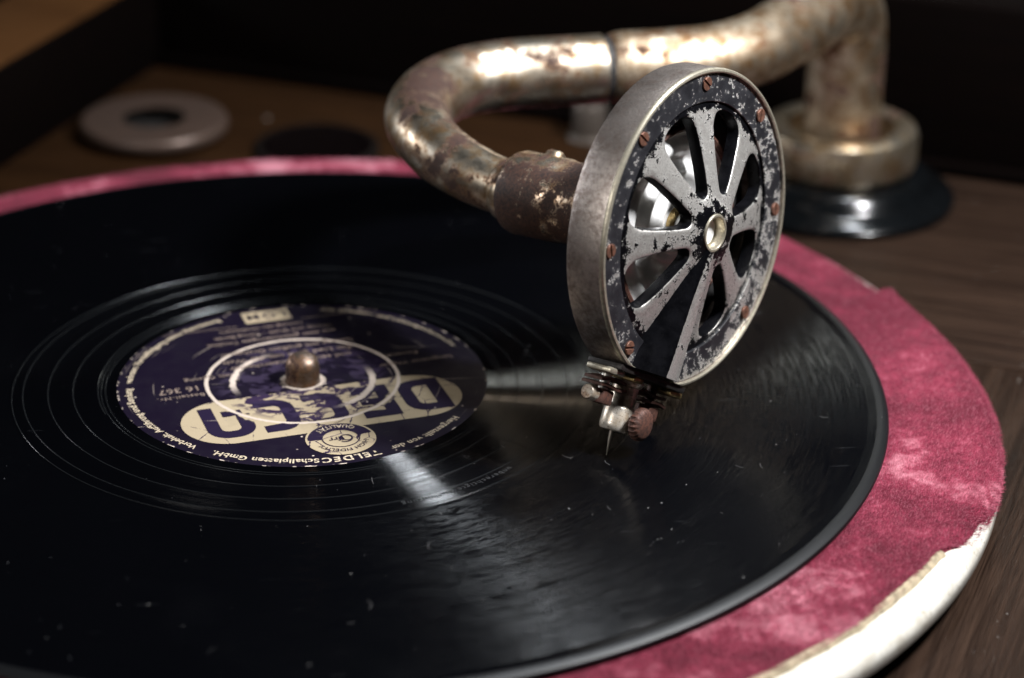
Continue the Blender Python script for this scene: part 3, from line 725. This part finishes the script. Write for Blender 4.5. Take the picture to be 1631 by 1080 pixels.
# screws on the ring
first = None
for k in range(8):
    if k == 6: continue                                   # the eighth lies under the lever cover
    a = math.radians(22.5+45*k if k < 6 else 22.5+45*k)
    if first is None:
        s_ = MB(); R0 = 1.42; sl = random.uniform(0, 3.14)
        # slotted head: two half discs with a recessed floor
        for sg in (1, -1):
            pl = [(sg*.2, -R0*.98)]+[(sg*(max(.2, R0*math.cos(t))), R0*math.sin(t)) for t in np.linspace(-1.35, 1.35, 13)]+[(sg*.2, R0*.98)]
            s_.prism(pl, -.3, .34)
        s_.prism([(.2*u_, R0*.95*w__) for u_, w__ in ((-1, -1), (1, -1), (1, 1), (-1, 1))], -.3, .02)
        first = s_.build('screw', SCREW, sb, bevel=.08, merge=False, bseg=1); o = first
    else:
        o = first.copy(); COL.objects.link(o); o.parent = sb
    o.location = (29.9*math.cos(a)*S, (29.9*math.sin(a)+FY)*S, (FZ+.12)*S); o.rotation_euler = (random.uniform(-.06, .06), random.uniform(-.06, .06), random.uniform(0, 3.14))
# diaphragm behind the spokes
dp = [(0, -4.3), (1.6, -4.3), (2.0, -4.5), (3.8, -4.6)]
for i in range(1, 61):
    r = 3.8+i*.26; dp.append((r, -5.2+.62*math.sin((r-3.8)*2*math.pi/5.3-.6)+(r-3.8)*.03))
dia = MB().lathe(dp, 140).build('diaphragm', DIAPH, sb, SO, sharp=60)
MB().lathe([(1.5, -4.2), (1.7, -3.6), (3.4, -3.4), (3.9, -3.9), (4.0, -4.7)], 40).build('centre_washer', BRASS, dia, SO)
MB().lathe([(19.3, -5.6), (19.4, -4.4), (19.9, -4.1), (20.5, -4.3), (20.6, -5.6)], 120).build('gasket', RUST, sb, SO)
MB().lathe([(0, -3.9), (2.9, -3.9), (2.9, 2.6), (2.7, 2.85), (0, 2.9)], 32).build('lever_boss', DIAPH, sb, SO, sharp=40)
MB().lathe([(20.5, -5.5), (25.7, -5.6)], 120).build('inner_floor', DARKIN, sb, SO)
# rear socket that takes the tonearm
MB().lathe([(0, -7.6), (15, -8.6), (14, -11), (9.5, -13), (8.7, -15), (8.7, -33), (9.0, -33.5), (9.0, -44.5), (8.6, -45.6), (7.6, -46.2), (5, -46.3)], 64).build('rear_socket', RUSTY, sb, SO, sharp=40)
MB().lathe([(0, 0), (1.9, 0), (2.2, .4), (2.0, 1.3), (1.2, 1.8), (0, 1.9)], 20, axis='y').move(lambda p: (p[0], p[1]+8.4, p[2]-39)).build('bayonet_pin', RUSTY, sb, SO)

# stylus lever assembly below the flat edge
cz = -FZ+.1                                                # plane of the needle
MB().box((-12.2, -32.4, -8.2), (13.2, -31.1, .2)).build('base_plate', simple('dark_lever_plate', (.030, .026, .024), .45, .5, 1, .5, .3, 3), sb, SO, bevel=.25)
for x0, x1 in ((-14.6, -8.8), (-5.2, -1.6), (9.6, 14.2)):
    MB().box((x0, -33.6, -6.6), (x1, -32.35, -.6)).build('pivot_lug', BRASS if x0 > -6 else LIP, sb, SO, bevel=.4)
# leaf springs, two on each side of the chuck
for x0, x1, sg in ((-13.0, -3.6, 1), (3.4, 12.4, -1)):
    for i, yy in enumerate((-34.5, -36.0)):
        v = []; f = []
        for k, x in enumerate(np.linspace(x0, x1, 14)):
            y = yy+.28*math.sin(x*.6+i*2)+sg*.05*(x-(x0+x1)/2); z0, z1 = -7.4-.3*i, -3.0+.4*i
            v += [(x, y-.32, z0), (x, y-.32, z1), (x, y+.32, z1), (x, y+.32, z0)]
        for k in range(13):
            for q in range(4): f.append((k*4+q, k*4+(q+1) % 4, (k+1)*4+(q+1) % 4, (k+1)*4+q))
        f += [(0, 1, 2, 3), (55, 54, 53, 52)]
        MB().add(v, f).build('leaf_spring', RUST, sb, SO, bevel=.1)
# spring screws: nut and head at each end
for x, l in ((-8.4, 1), (9.6, 0)):
    o = MB().prism([(3.4*math.cos(math.radians(60*k)), 2.2*math.sin(math.radians(60*k))) for k in range(6)], -1.5, 1.5).move(lambda p: (p[0]+x, p[2]-38.2, p[1]+cz)).build('spring_nut', RUST, sb, SO, bevel=.35)
    MB().lathe([(0, -5.6), (1.1, -5.6), (1.1, 0), (0, 0)], 20, axis='y').move(lambda p: (p[0]+x, p[1]-32.5, p[2]+cz)).build('spring_screw', RUST if not l else STEEL, sb, SO)
MB().lathe([(0, -2.4), (1.35, -2.4), (1.6, -2.1), (1.6, 0), (0, 0)], 24, axis='x').move(lambda p: (p[0]-11.2, p[1]-38.2, p[2]+cz)).build('screw_end', CHUCK, sb, SO, sharp=40)
# needle chuck, knurled thumb screw, needle
ck = [(0, -33.0), (3.3, -33.0), (3.5, -33.5), (3.2, -34.3), (2.75, -34.6), (2.7, -38.4), (2.85, -38.8), (3.1, -39.0), (3.25, -39.3), (3.25, -42.8), (3.1, -43.6), (2.8, -44.0), (.6, -44.1), (0, -44.0)]
chuck = MB().lathe(ck, 48, axis='y').move(lambda p: (p[0]-.3-(0.0 if p[1] > -40.5 else max(0, p[0])*.30), p[1], p[2]+cz)).build('needle_chuck', CHUCK, sb, SO, sharp=40)
v = []; f = []; NK = 60; pro = [(0, 2.6), (2.5, 2.5), (3.05, 2.1), (3.3, 1.5), (3.3, .6), (3.0, .2), (1.6, .1), (1.3, 0), (1.3, -4), (0, -4)]
k_ = MB().lathe(pro, NK)
def kn(p):
    r = math.hypot(p[0], p[1]); a = math.atan2(p[1], p[0])
    s_ = 1+(.05*math.cos(a*20) if r > 2.9 else 0)
    return (p[0]*s_+.3, p[1]*s_-41.3, p[2]-.9)
k_.move(kn).build('thumb_screw', RUST, chuck, SO, sharp=50)
MB().lathe([(0, -FY), (.05, -FY), (.11, -FY+.9), (.27, -FY+2.2), (.38, -FY+3.2), (.42, -44.2), (.42, -43.8), (0, -43.8)], 20, axis='y').move(lambda p: (p[0]-.75*max(0, (p[1]+FY))/5.0, p[1], p[2]-FZ)).build('needle', simple('dark_needle_steel', (.50, .44, .37), .35, .8, 1, .3, .05, 3), chuck, SO)

# ------------------------------------------------------------------ tonearm
ta = empty('tonearm', (144.5, 136, -15)); TO = (-144.5, -136, 15)
tag(ta, 'curved nickel-plated tonearm tube with brown rust patches behind the soundbox', 'tonearm')
ax = lambda q: tuple(Vector((80.357, -20.84, 42.084))+nn*q)
path = [ax(-43), ax(-47.5), (38.6, 17.3, 39.6), (31.8, 26.6, 41.0), (27.9, 37.7, 42), (27.5, 50.0, 42), (31.2, 61.6, 42), (38.5, 71, 42), (50, 76.3, 42), (63.5, 78, 42), (72.7, 79.3, 42)]
Pn = spline(path, 10)
cum = np.concatenate([[0], np.cumsum([(Pn[i+1]-Pn[i]).length for i in range(len(Pn)-1)])])
goose_r = [interp([0, 6, 30, 60, 95, cum[-1]], [5.7, 6.0, 6.9, 7.9, 8.3, 8.3], c_) for c_ in cum]
MB().tube(Pn, goose_r, 56).build('gooseneck', NICKEL, ta, TO, sharp=60)
# ring bead where the tube enters the socket
P0 = [Vector(ax(q)) for q in (-45.8, -46.4, -47.2, -48.2, -49.2, -49.8)]
MB().tube(P0, [6.0, 6.7, 7.1, 7.0, 6.6, 5.8], 48).build('tube_bead', NICKEL, ta, TO)
path2 = [(74.3, 79.55, 42), (75.4, 79.7, 42), (77, 79.9, 42), (87, 81, 42), (100, 84.2, 42), (111, 91.5, 42), (119.5, 101.5, 42), (128.5, 113.5, 42.3), (136.5, 124.5, 42.3), (141.3, 131.3, 40.4), (143.7, 134.8, 35.5), (144.5, 136, 28), (144.5, 136, 15), (144.5, 136, 0)]
Pn2 = spline(path2, 10)
cum2 = np.concatenate([[0], np.cumsum([(Pn2[i+1]-Pn2[i]).length for i in range(len(Pn2)-1)])])
arm_r = [interp([0, .8, 2.2, 4, 30, 55, 75, 95, 110, 200], [7.6, 8.2, 8.55, 8.7, 8.6, 8.9, 9.5, 10.0, 10.1, 10.1], c_) for c_ in cum2]
MB().tube(Pn2, arm_r, 56).build('arm_tube', NICKEL_ARM, ta, TO, sharp=60)
J = [Vector((72, 79.2, 42)), Vector((73.5, 79.4, 42)), Vector((75, 79.6, 42))]
MB().tube(J, [7.7, 7.7, 7.7], 48).build('joint_groove', DARKIN, ta, TO)

# ------------------------------------------------------------------ tonearm base
tb = empty('arm_pedestal', (144.5, 136, -15)); BO = (0, 0, 0)
tag(tb, 'pale nickel collar on a black domed flange beside the turntable', 'pedestal')
MB().lathe([(11.2, 9), (18.4, 9), (19.9, 10), (20.5, 12), (20.5, 18.5), (19.9, 20.4), (18.4, 21.2), (15.4, 21.2), (14.2, 20.6), (13.8, 19), (13.8, 14), (11.2, 13.6)], 80, closed=True).build('collar', NICKEL_COLLAR, tb, sharp=40)
MB().lathe([(0, .02), (30.5, .02), (31.2, .6), (31.2, 1.9), (30.2, 3.0), (27.8, 3.8), (26.2, 4.4), (25.3, 5.6), (24.4, 7.6), (22.6, 8.7), (20, 8.98), (0, 8.98)], 96).build('flange', RUBBER, tb, sharp=40)

# ------------------------------------------------------------------ needle cups and small fittings on the board
nc = empty('needle_cup', (-40, 193, -15))
tag(nc, 'round pale needle cup with a dark hole in its raised lid', 'needle cup', 'needle cups on the motor board')
MB().lathe([(17.4, 1.2), (19.8, 1.5), (20.7, 2.4), (20.9, 3.6), (20.7, 4.6), (20.2, 5.2), (19.4, 5.4), (8.9, 5.4), (8.9, 4.9), (16.5, 4.9)], 80, closed=True).build('lid', CUPMAT, nc, sharp=40)
MB().lathe([(0, .06), (15.5, .06), (16, .4), (16, 4.85), (15.4, 4.85), (15.2, .5), (0, .3)], 60).build('bowl', CUPDARK, nc)
n2 = empty('sunken_needle_cup', (5.5, 178, -15))
tag(n2, 'open dark needle cup let into the board behind the record', 'needle cup', 'needle cups on the motor board')
MB().lathe([(16.8, .03), (16.8, 1.2), (16.2, 1.7), (15.4, 1.7), (14.8, 1.2), (13.0, .25), (0, .2)], 72).build('rim', simple('dull_cup', (.003, .002, .002), .9, 0, Specular_IOR_Level=0.0), n2)
MB().lathe([(16.85, .03), (17.6, .1), (17.4, 1.5), (16.4, 2.1), (15.6, 1.9), (16.0, 1.75)], 72).build('lip', simple('brown_cup_lip', (.007, .005, .004), .8, 0, Specular_IOR_Level=.05), n2)
ps = empty('brake_peg', (83, 184, -15))
tag(ps, 'stubby pale metal peg on the board behind the soundbox', 'peg')
MB().lathe([(0, .02), (6.4, .02), (6.6, .5), (6.2, 1.4), (5.0, 1.8), (4.9, 9.6), (4.4, 10.6), (3.4, 11), (0, 11)], 48).build('peg', PALE, ps, sharp=40)
for p, lb in (((-8.5, 205, -15), 'tiny bright nail head on the board right of the pale needle cup'), ((-74, 188, -15), 'tiny nail head on the board left of the pale needle cup')):
    o = MB().lathe([(0, .6), (.6, .5), (.95, .2), (1.0, .02)], 20).build('nail', PALE, None)
    o.location = Vector(p)*S; tag(o, lb, 'nail', 'nails in the motor board')
